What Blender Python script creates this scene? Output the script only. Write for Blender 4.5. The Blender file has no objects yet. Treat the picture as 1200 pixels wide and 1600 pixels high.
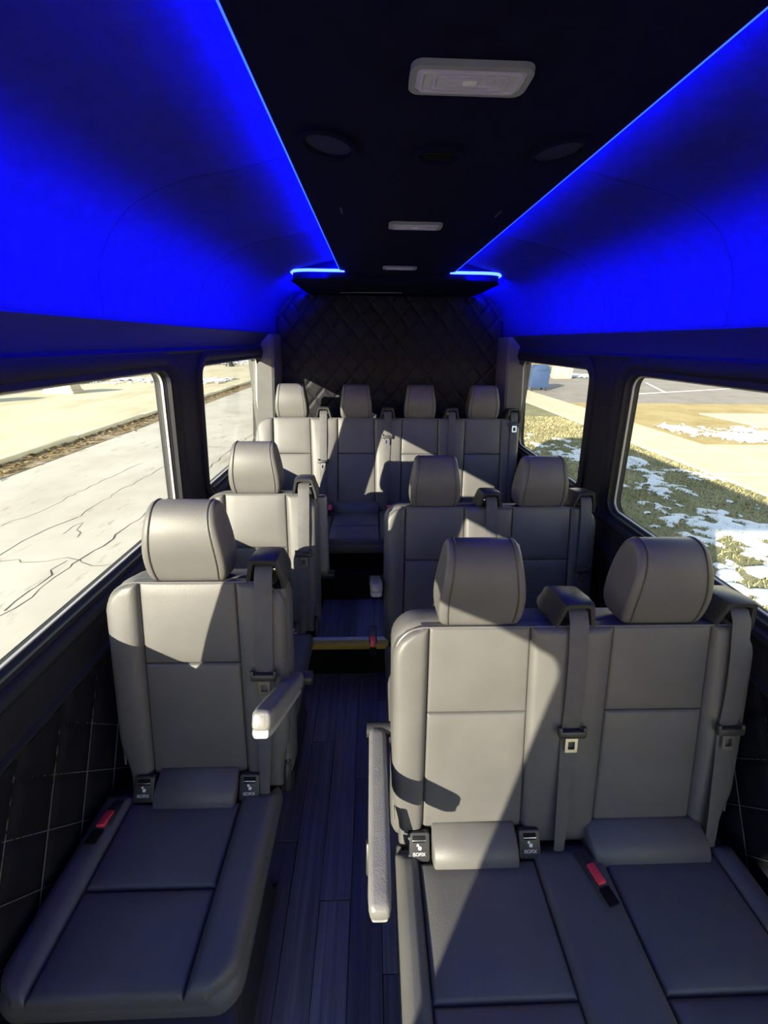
import bpy, bmesh, math, random
import numpy as np
from mathutils import Vector, Matrix

random.seed(7)
np.random.seed(7)
C = bpy.context.scene.collection
SC = bpy.context.scene
PI = math.pi

# ------------------------------------------------------------------ camera
H = 1.62                      # eye height above the van floor
F_PX, PITCH, YAW, ROLL = 600.0, math.radians(23.85), 0.033, 0.013
cam = bpy.data.cameras.new('camera')
cam.sensor_fit = 'VERTICAL'
cam.sensor_height = 36.0
cam.lens = 36.0 * F_PX / 1600.0
cam.clip_start = 0.02
cam.clip_end = 500
camo = bpy.data.objects.new('camera', cam)
C.objects.link(camo)
fw = Vector((math.sin(YAW) * math.cos(PITCH), math.cos(YAW) * math.cos(PITCH), -math.sin(PITCH)))
rt = Vector((math.cos(YAW), -math.sin(YAW), 0))
up = rt.cross(fw)
r2 = rt * math.cos(ROLL) + up * math.sin(ROLL)
u2 = up * math.cos(ROLL) - rt * math.sin(ROLL)
m = Matrix((r2, u2, -fw)).transposed().to_4x4()
m.translation = Vector((0, 0, H))
camo.matrix_world = m
SC.camera = camo

# ------------------------------------------------------------------ sky, sun, exposure
SUN_DIR = Vector((1.0, 1.26, -0.49)).normalized()      # the way the light travels
w = bpy.data.worlds.new('sky')
SC.world = w
w.use_nodes = True
nt = w.node_tree
bg = nt.nodes['Background']
sky = nt.nodes.new('ShaderNodeTexSky')
sky.sky_type = 'NISHITA'
sky.sun_disc = False
sky.dust_density = 0.0
sky.air_density = 1.0
sky.sun_elevation = math.asin(-SUN_DIR.z)
sky.sun_rotation = math.atan2(-SUN_DIR.x, -SUN_DIR.y)
wb = nt.nodes.new('ShaderNodeMix')          # white balance of the whole sky
wb.data_type = 'RGBA'
wb.blend_type = 'MULTIPLY'
wb.inputs[0].default_value = 1
wb.inputs[7].default_value = (1.30, 1.02, .82, 1)
nt.links.new(sky.outputs[0], wb.inputs[6])
nt.links.new(wb.outputs[2], bg.inputs[0])
bg.inputs[1].default_value = 0.45
sl = bpy.data.lights.new('sun', 'SUN')
sl.energy = 15.0
sl.angle = math.radians(0.45)
sl.color = (1.0, 0.885, 0.71)
so = bpy.data.objects.new('sun', sl)
C.objects.link(so)
so.location = (-20, -23, 12)
so.rotation_euler = SUN_DIR.to_track_quat('-Z', 'Y').to_euler()
LED_POWER = 6000.0
SC.view_settings.view_transform = 'Standard'
SC.view_settings.look = 'None'
SC.view_settings.exposure = 0.0
SC.view_settings.gamma = 1.0
SC.view_settings.use_curve_mapping = False
SC.cycles.use_denoising = True
SC.cycles.max_bounces = 8
SC.cycles.transparent_max_bounces = 16
SC.cycles.sample_clamp_indirect = 6.0


# ------------------------------------------------------------------ materials
def new_mat(name, col, rough=0.5, metal=0.0, spec=0.5):
    mt = bpy.data.materials.new(name)
    mt.use_nodes = True
    b = mt.node_tree.nodes['Principled BSDF']
    b.inputs['Base Color'].default_value = (*col, 1)
    b.inputs['Roughness'].default_value = rough
    b.inputs['Metallic'].default_value = metal
    b.inputs['Specular IOR Level'].default_value = spec
    return mt, mt.node_tree, b


def N(nt, kind, **kw):
    n = nt.nodes.new(kind)
    for k, v in kw.items():
        if k in n.inputs:
            n.inputs[k].default_value = v
        else:
            setattr(n, k, v)
    return n


def ramp(nt, fac, stops):
    r = nt.nodes.new('ShaderNodeValToRGB')
    e = r.color_ramp.elements
    while len(e) < len(stops):
        e.new(0.5)
    for i, (p, c) in enumerate(stops):
        e[i].position = p
        e[i].color = (*c, 1)
    nt.links.new(fac, r.inputs[0])
    return r.outputs[0]


def coords(nt, kind='Object', scale=(1, 1, 1)):
    t = nt.nodes.new('ShaderNodeTexCoord')
    mp = nt.nodes.new('ShaderNodeMapping')
    mp.inputs['Scale'].default_value = scale
    nt.links.new(t.outputs[kind], mp.inputs[0])
    return mp.outputs[0]


def noise(nt, vec, scale, detail=4, rough=0.55):
    n = N(nt, 'ShaderNodeTexNoise', Scale=scale, Detail=detail, Roughness=rough)
    nt.links.new(vec, n.inputs['Vector'])
    return n.outputs['Fac']


def bump(nt, b, h, strength, dist):
    bp = nt.nodes.new('ShaderNodeBump')
    bp.inputs['Strength'].default_value = strength
    bp.inputs['Distance'].default_value = dist
    nt.links.new(h, bp.inputs['Height'])
    nt.links.new(bp.outputs[0], b.inputs['Normal'])


def grain_mat(name, c0, c1, rough, scale, bscale, bstr, bdist, spec=0.5):
    mt, t, b = new_mat(name, c0, rough, 0, spec)
    v = coords(t)
    f = noise(t, v, scale, 3)
    t.links.new(ramp(t, f, [(0.3, c0), (0.7, c1)]), b.inputs['Base Color'])
    bump(t, b, noise(t, v, bscale, 3), bstr, bdist)
    return mt


M = {}
M['leather'] = grain_mat('leather', (.104, .101, .096), (.120, .116, .110), .46, 9, 380, .35, .0012, .45)
M['leather_dark'] = grain_mat('leather_dark', (.098, .098, .096), (.114, .112, .109), .50, 9, 380, .35, .0012, .4)
M['quilt'] = grain_mat('quilt', (.009, .009, .012), (.012, .012, .016), .55, 9, 380, .3, .001, .22)
M['leather_seam'] = new_mat('leather_seam', (.055, .053, .05), .5)[0]
M['thread'] = new_mat('thread', (.14, .14, .14), .7)[0]
M['piping'] = new_mat('piping', (.13, .128, .125), .38)[0]
M['plastic'] = grain_mat('plastic', (.030, .030, .032), (.036, .036, .038), .42, 20, 600, .25, .0006, .5)
M['trim'] = grain_mat('trim', (.017, .018, .022), (.021, .022, .026), .6, 12, 500, .25, .0006, .22)
M['pillar'] = grain_mat('pillar', (.11, .11, .108), (.125, .125, .12), .65, 12, 500, .3, .0008, .3)
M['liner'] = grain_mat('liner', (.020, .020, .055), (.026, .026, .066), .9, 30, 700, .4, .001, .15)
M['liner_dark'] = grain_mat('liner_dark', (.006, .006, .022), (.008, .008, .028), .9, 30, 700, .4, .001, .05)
M['black'] = new_mat('black', (.006, .006, .006), .8, 0, .2)[0]
M['webbing'] = grain_mat('webbing', (.085, .083, .082), (.10, .098, .096), .6, 40, 900, .4, .0006, .4)
M['metal'] = new_mat('metal', (.75, .75, .77), .25, 1.0)[0]
M['alu'] = new_mat('alu', (.62, .62, .62), .38, .9)[0]
M['greyplastic'] = new_mat('greyplastic', (.30, .30, .29), .45)[0]
M['armgrey'] = grain_mat('armgrey', (.17, .166, .158), (.205, .20, .19), .36, 40, 260, .5, .0015, .7)
M['red'] = new_mat('red', (.9, .06, .09), .35)[0]
M['white'] = new_mat('white', (.8, .8, .8), .5)[0]
M['yellow'] = grain_mat('yellow', (.72, .46, .07), (.80, .54, .09), .6, 30, 300, .3, .001)
M['seal'] = new_mat('seal', (.48, .47, .45), .35)[0]
M['rubber'] = new_mat('rubber', (.012, .012, .013), .6)[0]
M['lens'] = new_mat('lens', (.62, .58, .68), .22)[0]


def wood_mat():
    mt, t, b = new_mat('wood_plank', (.05, .05, .05), .42, 0, .4)
    v = coords(t, 'Generated', (1, 1, 1))
    oi = t.nodes.new('ShaderNodeObjectInfo')
    va = N(t, 'ShaderNodeVectorMath', operation='ADD')
    tc = coords(t, 'Object', (38, 1.6, 1))
    t.links.new(tc, va.inputs[0])
    sc = N(t, 'ShaderNodeVectorMath', operation='SCALE')
    cx = t.nodes.new('ShaderNodeCombineXYZ')
    for k in range(3):
        t.links.new(oi.outputs['Random'], cx.inputs[k])
    t.links.new(cx.outputs[0], sc.inputs[0])
    sc.inputs['Scale'].default_value = 40
    t.links.new(sc.outputs[0], va.inputs[1])
    f = noise(t, va.outputs[0], 1.6, 6, .65)
    c = ramp(t, f, [(.25, (.11, .105, .112)), (.5, (.19, .183, .195)), (.75, (.30, .29, .305))])
    mx = N(t, 'ShaderNodeMix', data_type='RGBA', blend_type='MULTIPLY')
    mx.inputs[0].default_value = 1
    t.links.new(c, mx.inputs[6])
    t.links.new(ramp(t, oi.outputs['Random'], [(0, (.6, .6, .6)), (1, (1.25, 1.22, 1.2))]), mx.inputs[7])
    t.links.new(mx.outputs[2], b.inputs['Base Color'])
    bump(t, b, f, .2, .001)
    return mt


M['wood'] = wood_mat()


def glass_mat():
    mt = bpy.data.materials.new('glass')
    mt.use_nodes = True
    t = mt.node_tree
    t.nodes.clear()
    o = t.nodes.new('ShaderNodeOutputMaterial')
    tr = t.nodes.new('ShaderNodeBsdfTransparent')
    tr.inputs[0].default_value = (.93, .95, .94, 1)
    gl = t.nodes.new('ShaderNodeBsdfGlossy')
    gl.inputs['Roughness'].default_value = 0.02
    lw = t.nodes.new('ShaderNodeLayerWeight')
    p5 = N(t, 'ShaderNodeMath', operation='POWER')
    p5.inputs[1].default_value = 5
    ml = N(t, 'ShaderNodeMath', operation='MULTIPLY_ADD')
    ml.inputs[1].default_value = .8
    ml.inputs[2].default_value = .02
    t.links.new(lw.outputs['Facing'], p5.inputs[0])
    t.links.new(p5.outputs[0], ml.inputs[0])
    mx = t.nodes.new('ShaderNodeMixShader')
    t.links.new(ml.outputs[0], mx.inputs[0])
    t.links.new(tr.outputs[0], mx.inputs[1])
    t.links.new(gl.outputs[0], mx.inputs[2])
    t.links.new(mx.outputs[0], o.inputs[0])
    return mt


M['glass'] = glass_mat()


def led_mat(name, col, power):
    mt = bpy.data.materials.new(name)
    mt.use_nodes = True
    t = mt.node_tree
    b = t.nodes['Principled BSDF']
    b.inputs['Base Color'].default_value = (.3, .3, .35, 1)
    b.inputs['Emission Color'].default_value = (*col, 1)
    b.inputs['Emission Strength'].default_value = power
    return mt


M['led'] = led_mat('led', (.00018, .0008, 1), LED_POWER)
M['added_wash'] = led_mat('added_wash', (.00018, .0008, 1), 1500.0)
M['led_side'] = led_mat('led_side', (.00018, .0008, 1), 1500.0)
M['led_return'] = led_mat('led_return', (.010, .026, 1), 30.0)
M['led_bead'] = led_mat('led_bead', (.003, .030, 1), 7.0)


def ground_mats():
    # road: pale worn concrete with fine streaks
    mt, t, b = new_mat('road', (.5, .47, .43), .85, 0, .2)
    v = coords(t)
    f = noise(t, v, .7, 8, .6)
    c1 = ramp(t, f, [(.3, (.50, .45, .37)), (.55, (.605, .555, .47)), (.75, (.66, .615, .535))])
    v2 = coords(t, 'Object', (3.2, .9, 1))
    f2 = noise(t, v2, 2.2, 6, .7)
    mx = N(t, 'ShaderNodeMix', data_type='RGBA', blend_type='MULTIPLY')
    mx.inputs[0].default_value = 1
    t.links.new(c1, mx.inputs[6])
    t.links.new(ramp(t, f2, [(.28, (.62, .58, .54)), (.42, (1, 1, 1))]), mx.inputs[7])
    t.links.new(mx.outputs[2], b.inputs['Base Color'])
    bump(t, b, f2, .3, .01)
    M['road'] = mt
    # asphalt of the car park
    mt, t, b = new_mat('asphalt', (.2, .19, .18), .9, 0, .2)
    v = coords(t)
    f = noise(t, v, 1.2, 8, .7)
    t.links.new(ramp(t, f, [(.3, (.27, .235, .20)), (.7, (.40, .355, .31))]), b.inputs['Base Color'])
    M['asphalt'] = mt
    # concrete slabs
    mt, t, b = new_mat('concrete', (.6, .55, .42), .85, 0, .2)
    v = coords(t)
    f = noise(t, v, 2.5, 8, .65)
    t.links.new(ramp(t, f, [(.3, (.64, .55, .37)), (.7, (.76, .67, .47))]), b.inputs['Base Color'])
    bump(t, b, f, .2, .01)
    M['concrete'] = mt
    # grass, greenish beside the van
    mt, t, b = new_mat('turf', (.2, .19, .08), .95, 0, .1)
    v = coords(t)
    f = noise(t, v, 1.1, 9, .72)
    t.links.new(ramp(t, f, [(.25, (.17, .16, .08)), (.45, (.29, .27, .15)), (.62, (.40, .37, .22)), (.8, (.48, .44, .29))]), b.inputs['Base Color'])
    bump(t, b, noise(t, v, 28, 5, .7), .8, .04)
    M['turf'] = mt
    # tan winter grass
    mt, t, b = new_mat('dry_turf', (.5, .4, .2), .95, 0, .1)
    v = coords(t)
    f = noise(t, v, .6, 9, .72)
    t.links.new(ramp(t, f, [(.3, (.38, .28, .12)), (.5, (.52, .40, .19)), (.7, (.60, .48, .26))]), b.inputs['Base Color'])
    bump(t, b, noise(t, v, 20, 5, .7), .7, .04)
    M['dry_turf'] = mt
    # pale bleached verge across the road
    mt, t, b = new_mat('pale_verge', (.6, .52, .35), .95, 0, .1)
    v = coords(t, 'Object', (1.4, .5, 1))
    f = noise(t, v, .5, 9, .7)
    t.links.new(ramp(t, f, [(.3, (.50, .41, .26)), (.5, (.66, .58, .40)), (.7, (.72, .65, .48))]), b.inputs['Base Color'])
    M['pale_verge'] = mt
    mt, t, b = new_mat('gutter_dirt', (.3, .2, .1), .95, 0, .1)
    v = coords(t)
    f = noise(t, v, 3, 9, .75)
    t.links.new(ramp(t, f, [(.3, (.10, .07, .035)), (.5, (.30, .22, .12)), (.7, (.58, .50, .38))]), b.inputs['Base Color'])
    bump(t, b, f, .8, .05)
    M['gutter_dirt'] = mt
    mt, t, b = new_mat('snow', (.85, .86, .9), .6, 0, .3)
    v = coords(t)
    bump(t, b, noise(t, v, 9, 5, .6), .5, .03)
    M['snow'] = mt


ground_mats()
M['bin_blue'] = grain_mat('bin_blue', (.030, .062, .15), (.034, .07, .165), .5, 3, 60, .2, .002)
M['beige'] = grain_mat('beige', (.42, .37, .28), (.48, .43, .33), .7, 3, 60, .2, .002)
M['grass_blade'] = grain_mat('grass_blade', (.26, .24, .12), (.46, .41, .24), .9, 2.3, 60, .1, .001, .1)
M['crack'] = new_mat('crack', (.10, .085, .07), .95, 0, .1)[0]
M['leaf'] = grain_mat('leaf', (.16, .10, .04), (.34, .24, .11), .9, 5, 60, .1, .001, .1)


# ------------------------------------------------------------------ mesh helpers
class MB:
    """collects verts and faces, then links them as ONE mesh object"""

    def __init__(s):
        s.v, s.f = [], []

    def add(s, vs, fs):
        k = len(s.v)
        s.v += [tuple(p) for p in vs]
        s.f += [tuple(i + k for i in f) for f in fs]
        return s

    def xf(s, fn):
        s.v = [tuple(fn(Vector(p))) for p in s.v]
        return s

    def build(s, name, mat, parent=None, loc=(0, 0, 0), smooth=True, angle=40):
        me = bpy.data.meshes.new(name)
        me.from_pydata(s.v, [], s.f)
        bm = bmesh.new()
        bm.from_mesh(me)
        bmesh.ops.recalc_face_normals(bm, faces=bm.faces)
        if smooth:
            a = math.radians(angle)
            for f in bm.faces:
                f.smooth = True
            for e in bm.edges:
                if len(e.link_faces) == 2 and e.calc_face_angle(0) > a:
                    e.smooth = False
        bm.to_mesh(me)
        bm.free()
        me.materials.append(mat if not isinstance(mat, str) else M[mat])
        o = bpy.data.objects.new(name, me)
        C.objects.link(o)
        o.location = loc
        if parent is not None:
            o.parent = parent
        return o


_rb_cache = {}


def rbox(c, size, r=.008, seg=2):
    """rounded box centred on c"""
    key = (tuple(round(x, 5) for x in size), round(r, 5), seg)
    if key not in _rb_cache:
        bm = bmesh.new()
        bmesh.ops.create_cube(bm, size=1)
        for v in bm.verts:
            v.co = Vector((v.co.x * size[0], v.co.y * size[1], v.co.z * size[2]))
        if r > 0:
            bmesh.ops.bevel(bm, geom=list(bm.edges), offset=min(r, min(size) * .49), segments=seg, affect='EDGES', profile=.5)
        bm.verts.index_update()
        _rb_cache[key] = ([tuple(v.co) for v in bm.verts], [tuple(v.index for v in f.verts) for f in bm.faces])
        bm.free()
    vs, fs = _rb_cache[key]
    return [(x + c[0], y + c[1], z + c[2]) for x, y, z in vs], fs


def loft(secs, cap=True, closed=True):
    n = len(secs[0])
    vs = [p for s in secs for p in s]
    fs = []
    for i in range(len(secs) - 1):
        for j in range(n if closed else n - 1):
            k = (j + 1) % n
            fs.append((i * n + j, i * n + k, (i + 1) * n + k, (i + 1) * n + j))
    if cap:
        fs.append(tuple(range(n)))
        fs.append(tuple(range((len(secs) - 1) * n, len(secs) * n)))
    return vs, fs


def tube(pts, r, n=8, cap=True):
    pts = [Vector(p) for p in pts]
    secs = []
    prev = None
    for i, p in enumerate(pts):
        t = (pts[min(i + 1, len(pts) - 1)] - pts[max(i - 1, 0)]).normalized()
        if prev is None:
            a = Vector((0, 0, 1)) if abs(t.z) < .9 else Vector((1, 0, 0))
            x = t.cross(a).normalized()
        else:
            x = (prev - t * prev.dot(t)).normalized()
        prev = x
        y = t.cross(x)
        secs.append([tuple(p + x * math.cos(2 * PI * k / n) * r + y * math.sin(2 * PI * k / n) * r) for k in range(n)])
    return loft(secs, cap)


def smooth_pts(ctrl, per=4, closed=True):
    out = []
    n = len(ctrl)
    rng = range(n) if closed else range(n - 1)
    for i in rng:
        P = [Vector(ctrl[(i + k) % n]) if closed else Vector(ctrl[min(max(i + k, 0), n - 1)]) for k in (-1, 0, 1, 2)]
        for k in range(per):
            t = k / per
            out.append(tuple(.5 * ((2 * P[1]) + (P[2] - P[0]) * t + (2 * P[0] - 5 * P[1] + 4 * P[2] - P[3]) * t * t
                                   + (3 * P[1] - P[0] - 3 * P[2] + P[3]) * t ** 3)))
    if not closed:
        out.append(tuple(ctrl[-1]))
    return out


def frame(o, U, V, Nn):
    o, U, V, Nn = Vector(o), Vector(U), Vector(V), Vector(Nn)
    return lambda p: o + U * p[0] + V * p[1] + Nn * p[2]


def edge_steps(L, r, n):
    e = [0, .06 * r, .25 * r, .55 * r, r]
    if 2 * r >= L:
        return [L * k / 8 for k in range(9)]
    mid = [r + (L - 2 * r) * k / n for k in range(1, n)]
    return e + mid + [L - x for x in reversed(e)]


def pad(u0, u1, v0, v1, h=.03, r=.02, n=6, bulge=.006, skirt=.02, nv=None):
    """a stuffed pad: height field with rounded edges; u0,u1 may be functions of v"""
    f0 = u0 if callable(u0) else (lambda v, c=u0: c)
    f1 = u1 if callable(u1) else (lambda v, c=u1: c)
    V = [v0 + x for x in edge_steps(v1 - v0, r, nv or n)]
    W = max(f1(v) - f0(v) for v in V)
    T = [x / W for x in edge_steps(W, r, n)]
    nu = len(T)
    vs = []
    for v in V:
        a, b = f0(v), f1(v)
        for t in T:
            u = a + (b - a) * t
            d = min(u - a, b - u, v - v0, v1 - v)
            q = min(max(d / r, 0), 1)
            hh = h * math.sqrt(max(0, 1 - (1 - q) ** 2))
            hh += bulge * math.sin(PI * t) * math.sin(PI * (v - v0) / (v1 - v0))
            vs.append((u, v, hh))
    fs = [(i * nu + j, i * nu + j + 1, (i + 1) * nu + j + 1, (i + 1) * nu + j) for i in range(len(V) - 1) for j in range(nu - 1)]
    ring = [j for j in range(nu)] + [i * nu + nu - 1 for i in range(1, len(V))] + \
           [(len(V) - 1) * nu + j for j in range(nu - 2, -1, -1)] + [i * nu for i in range(len(V) - 2, 0, -1)]
    k = len(vs)
    for i in ring:
        vs.append((vs[i][0], vs[i][1], -skirt))
    m_ = len(ring)
    for i in range(m_):
        fs.append((ring[i], ring[(i + 1) % m_], k + (i + 1) % m_, k + i))
    fs.append(tuple(range(k, k + m_)))
    return vs, fs


def rrect(x0, x1, y0, y1, rs, n=6):
    """rounded rectangle, radii for (x0y0, x1y0, x1y1, x0y1)"""
    if not isinstance(rs, (tuple, list)):
        rs = (rs,) * 4
    pts = []
    for (cx, cy, sx, sy, a), r in zip(((x0, y0, 1, 1, PI), (x1, y0, -1, 1, 1.5 * PI), (x1, y1, -1, -1, 0), (x0, y1, 1, -1, .5 * PI)), rs):
        ox, oy = cx + sx * r, cy + sy * r
        k = n if r > 0 else 0
        for i in range(k + 1):
            t = a + (PI / 2) * (i / k if k else 0)
            pts.append((ox + math.cos(t) * r, oy + math.sin(t) * r))
    return pts


def offset_poly(pts, d):
    n = len(pts)
    out = []
    for i in range(n):
        p0, p1, p2 = Vector(pts[i - 1]), Vector(pts[i]), Vector(pts[(i + 1) % n])
        a, b = (p1 - p0), (p2 - p1)
        if a.length < 1e-7:
            a = b
        if b.length < 1e-7:
            b = a
        a.normalize(); b.normalize()
        nn = Vector((-(a.y + b.y), a.x + b.x))
        if nn.length < 1e-6:
            nn = Vector((-a.y, a.x))
        nn.normalize()
        out.append(tuple(p1 + nn * d))
    return out


def slab(poly, t0, t1, bev=.01):
    """polygon (counter-clockwise) extruded t0..t1 with rounded edges"""
    secs = []
    for ins, t in ((bev, t0), (bev * .3, t0 + bev * .3), (0, t0 + bev), (0, t1 - bev), (bev * .3, t1 - bev * .3), (bev, t1)):
        secs.append([(x, y, t) for x, y in offset_poly(poly, ins)])
    return loft(secs)


def ring_slab(outer, inner, t0, t1):
    n = len(outer)
    vs = [(x, y, t0) for x, y in outer] + [(x, y, t0) for x, y in inner] + [(x, y, t1) for x, y in outer] + [(x, y, t1) for x, y in inner]
    fs = []
    for i in range(n):
        k = (i + 1) % n
        fs += [(i, k, n + k, n + i), (2 * n + i, 2 * n + k, 3 * n + k, 3 * n + i), (i, k, 2 * n + k, 2 * n + i), (n + i, n + k, 3 * n + k, 3 * n + i)]
    return vs, fs


def thing(name, label, cat, loc, group=None):
    o = bpy.data.objects.new(name, None)
    o.empty_display_size = .1
    C.objects.link(o)
    o.location = loc
    return tag(o, label, cat, group)


def tag(o, label=None, cat=None, group=None, kind=None):
    if label:
        o['label'] = label
    if cat:
        o['category'] = cat
    if group:
        o['group'] = group
    if kind:
        o['kind'] = kind
    return o


def copy_tree(o, parent=None):
    c = o.copy()
    C.objects.link(c)
    if parent is not None:
        c.parent = parent
        c.matrix_parent_inverse = o.matrix_parent_inverse.copy()
    for ch in list(o.children):
        copy_tree(ch, c)
    return c


# ------------------------------------------------------------------ the van body
XC = .125
PROF = [(0, .86), (.5, .895), (.97, .905), (1.52, .848), (1.66, .84)]


def half(z):
    for (z0, a), (z1, b) in zip(PROF, PROF[1:]):
        if z <= z1:
            return a + (b - a) * (z - z0) / (z1 - z0)
    return PROF[-1][1]


Y0, Y1 = -1.7, 2.95
WINZ = (.955, 1.522)
WIN = {-1: [(-.88, .05), (.33, 1.48), (1.76, 2.71)], 1: [(-1.62, .08), (.33, 1.53), (1.80, 2.71)]}
ZLOW = {(1, 0): .04, (-1, 0): .80}
OPEN = {(1, 0)}          # unseen open doorway at the front right, added to brighten the left seats


def wall_mesh(side):
    """wall band with rounded window openings, 6 cm thick"""
    cu = bpy.data.curves.new('tmp', 'CURVE')
    cu.dimensions = '2D'
    cu.fill_mode = 'BOTH'
    cu.extrude = .03

    def poly(pts):
        s = cu.splines.new('POLY')
        s.points.add(len(pts) - 1)
        for p, q in zip(s.points, pts):
            p.co = (q[0], q[1], 0, 1)
        s.use_cyclic_u = True
    zs = [0, .5, .97, 1.52, 1.60]
    outer = [(Y0, z) for z in zs] + [(Y1, z) for z in reversed(zs)]
    poly(outer)
    for (a, b) in WIN[side]:
        poly(rrect(a, b, ZLOW.get((side, WIN[side].index((a, b))), WINZ[0]), WINZ[1], .055, 8))
    tmp = bpy.data.objects.new('tmp', cu)
    C.objects.link(tmp)
    dg = bpy.context.evaluated_depsgraph_get()
    me = bpy.data.meshes.new_from_object(tmp.evaluated_get(dg))
    bpy.data.objects.remove(tmp)
    bm = bmesh.new()
    bm.from_mesh(me)
    bpy.data.meshes.remove(me)
    for z in zs[1:-1]:
        bmesh.ops.bisect_plane(bm, geom=list(bm.verts) + list(bm.edges) + list(bm.faces), plane_co=(0, z, 0), plane_no=(0, 1, 0))
    mb = MB()
    bm.verts.index_update()
    mb.add([(XC + side * (half(v.co.y) + .03 + v.co.z), v.co.x, v.co.y) for v in bm.verts], [tuple(v.index for v in f.verts) for f in bm.faces])
    bm.free()
    return mb


for side, nm in ((-1, 'left'), (1, 'right')):
    o = wall_mesh(side).build('wall_' + nm, 'trim', smooth=False)
    tag(o, 'dark trim side wall under and between the windows, %s-hand side' % nm, None, None, 'structure')

win_no = 0
for side, nm in ((-1, 'left'), (1, 'right')):
    for wi, (a, b) in enumerate(WIN[side]):
        if (side, wi) in OPEN:
            continue
        win_no += 1
        zlo = ZLOW.get((side, wi), WINZ[0])
        e = bpy.data.objects.new('window_%d' % win_no, None)
        C.objects.link(e)
        e.location = (XC + side * half(1.2), (a + b) / 2, WINZ[0])
        tag(e, '%s %s side window of the van in a dark rounded frame' % (('cab', 'large', 'rear')[wi], nm), None, None, 'structure')
        L = Vector(e.location)

        def place(mb):
            # (y, z, t) -> world following the wall's lean, t outward
            return mb.xf(lambda p: Vector((XC + side * (half(p.y) + p.z), p.x, p.y)) - L)
        n = 8
        # frame profile running round the opening: rolled trim inside
        secs = []
        for ins, t in ((-.062, .002), (-.060, -.010), (-.045, -.016), (-.022, -.010), (-.012, .004), (.004, .018), (.006, .03), (-.008, .034)):
            secs.append([(x, y, t) for x, y in offset_poly(rrect(a, b, zlo, WINZ[1], .055, n), ins)])
        place(MB().add(*loft(secs, cap=False))).build('window_frame', 'trim', e)
        # light seal lip against the glass
        o1 = offset_poly(rrect(a, b, zlo, WINZ[1], .055, n), .000)
        o2 = offset_poly(rrect(a, b, zlo, WINZ[1], .055, n), .009)
        place(MB().add(*ring_slab(o1, o2, .026, .034))).build('window_seal', 'seal', e, smooth=False)
        g = offset_poly(rrect(a, b, zlo, WINZ[1], .055, n), -.004)
        vs = [(x, y, .034) for x, y in g] + [(x, y, .038) for x, y in g]
        k = len(g)
        place(MB().add(vs, [tuple(range(k)), tuple(range(k, 2 * k))] + [(i, (i + 1) % k, k + (i + 1) % k, k + i) for i in range(k)])).build('pane', 'glass', e, smooth=False)

# header trim above the windows and ledge of the roof liner
for side, nm in ((-1, 1), (1, 2)):
    prof = [(.782, 1.668), (.780, 1.662), (.786, 1.657), (.834, 1.612), (.842, 1.592), (.836, 1.588), (.832, 1.582), (.835, 1.575), (.846, 1.570), (.852, 1.552), (.850, 1.532), (.856, 1.524), (.91, 1.53), (.91, 1.668)]
    secs = [[(XC + side * x, y, z) for x, z in prof] for y in (Y0, Y1)]
    o = MB().add(*loft(secs)).build('trim_%d' % nm, 'trim', angle=50)
    tag(o, 'dark header trim running above the %s windows' % ('left' if side < 0 else 'right'), None, None, 'structure')

# roof liner: two halves of panels with recessed joints
LINER = [(.785, 1.668), (.783, 1.70), (.775, 1.755), (.752, 1.805), (.715, 1.852), (.665, 1.892), (.60, 1.922), (.52, 1.945), (.42, 1.962), (.335, 1.981), (.262, 1.990)]
ceil = bpy.data.objects.new('ceiling', None)
C.objects.link(ceil)
ceil.location = (XC, 0, 1.97)
tag(ceil, 'dark fabric roof liner washed by blue light strips', None, None, 'structure')


def ceil_part(mb, name, mat, **kw):
    return mb.xf(lambda p: p - Vector(ceil.location)).build(name, mat, ceil, **kw)


lp = smooth_pts(LINER, 3, False)
for side in (-1, 1):
    joints = [Y0, -.35, 1.08, 1.66, Y1]
    for a, b in zip(joints, joints[1:]):
        secs = []
        for y, dz in ((a, .02), (a, .004), (a + .002, .001), (a + .006, 0), (b - .006, 0), (b - .002, .001), (b, .004), (b, .02)):
            secs.append([(XC + side * (x + dz * .7), y, z + dz * .7) for x, z in lp])
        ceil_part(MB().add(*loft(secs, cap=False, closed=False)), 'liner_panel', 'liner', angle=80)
# closed roof skin above, so no daylight leaks
secs = [[(XC + x, y, z) for x, z in [(-.92, 1.55), (-.86, 1.8), (-.72, 1.98), (-.4, 2.07), (.4, 2.07), (.72, 1.98), (.86, 1.8), (.92, 1.55)]] +
        [(XC + x, y, z) for x, z in [(.90, 1.55), (.84, 1.79), (.70, 1.96), (.39, 2.05), (-.39, 2.05), (-.70, 1.96), (-.84, 1.79), (-.90, 1.55)]] for y in (Y0, Y1)]
ceil_part(MB().add(*loft(secs)), 'roof_skin', 'liner_dark', smooth=False)
# middle duct: flat bottom, sloping flanks, vertical cheeks that carry the strips
lip = [(.282, 1.9415), (.2855, 1.9435), (.2855, 1.9510), (.284, 1.9519), (.258, 1.9519), (.258, 1.970), (.278, 1.970), (.2855, 1.9620), (.2935, 1.9635), (.2940, 1.9660), (.2860, 1.9670), (.2860, 2.0)]  # lips and groove added to shield the cabin and shape the strip's beam
duct = [(-x, z) for x, z in reversed(lip)] + [(-.262, 1.9395), (-.150, 1.926), (-.130, 1.923), (.130, 1.923), (.150, 1.926), (.262, 1.9395)] + lip
secs = [[(XC + x, y, z) for x, z in duct] for y in (Y0, 2.24)]
ceil_part(MB().add(*loft(secs)), 'duct_panel', 'liner_dark', angle=60)
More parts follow.
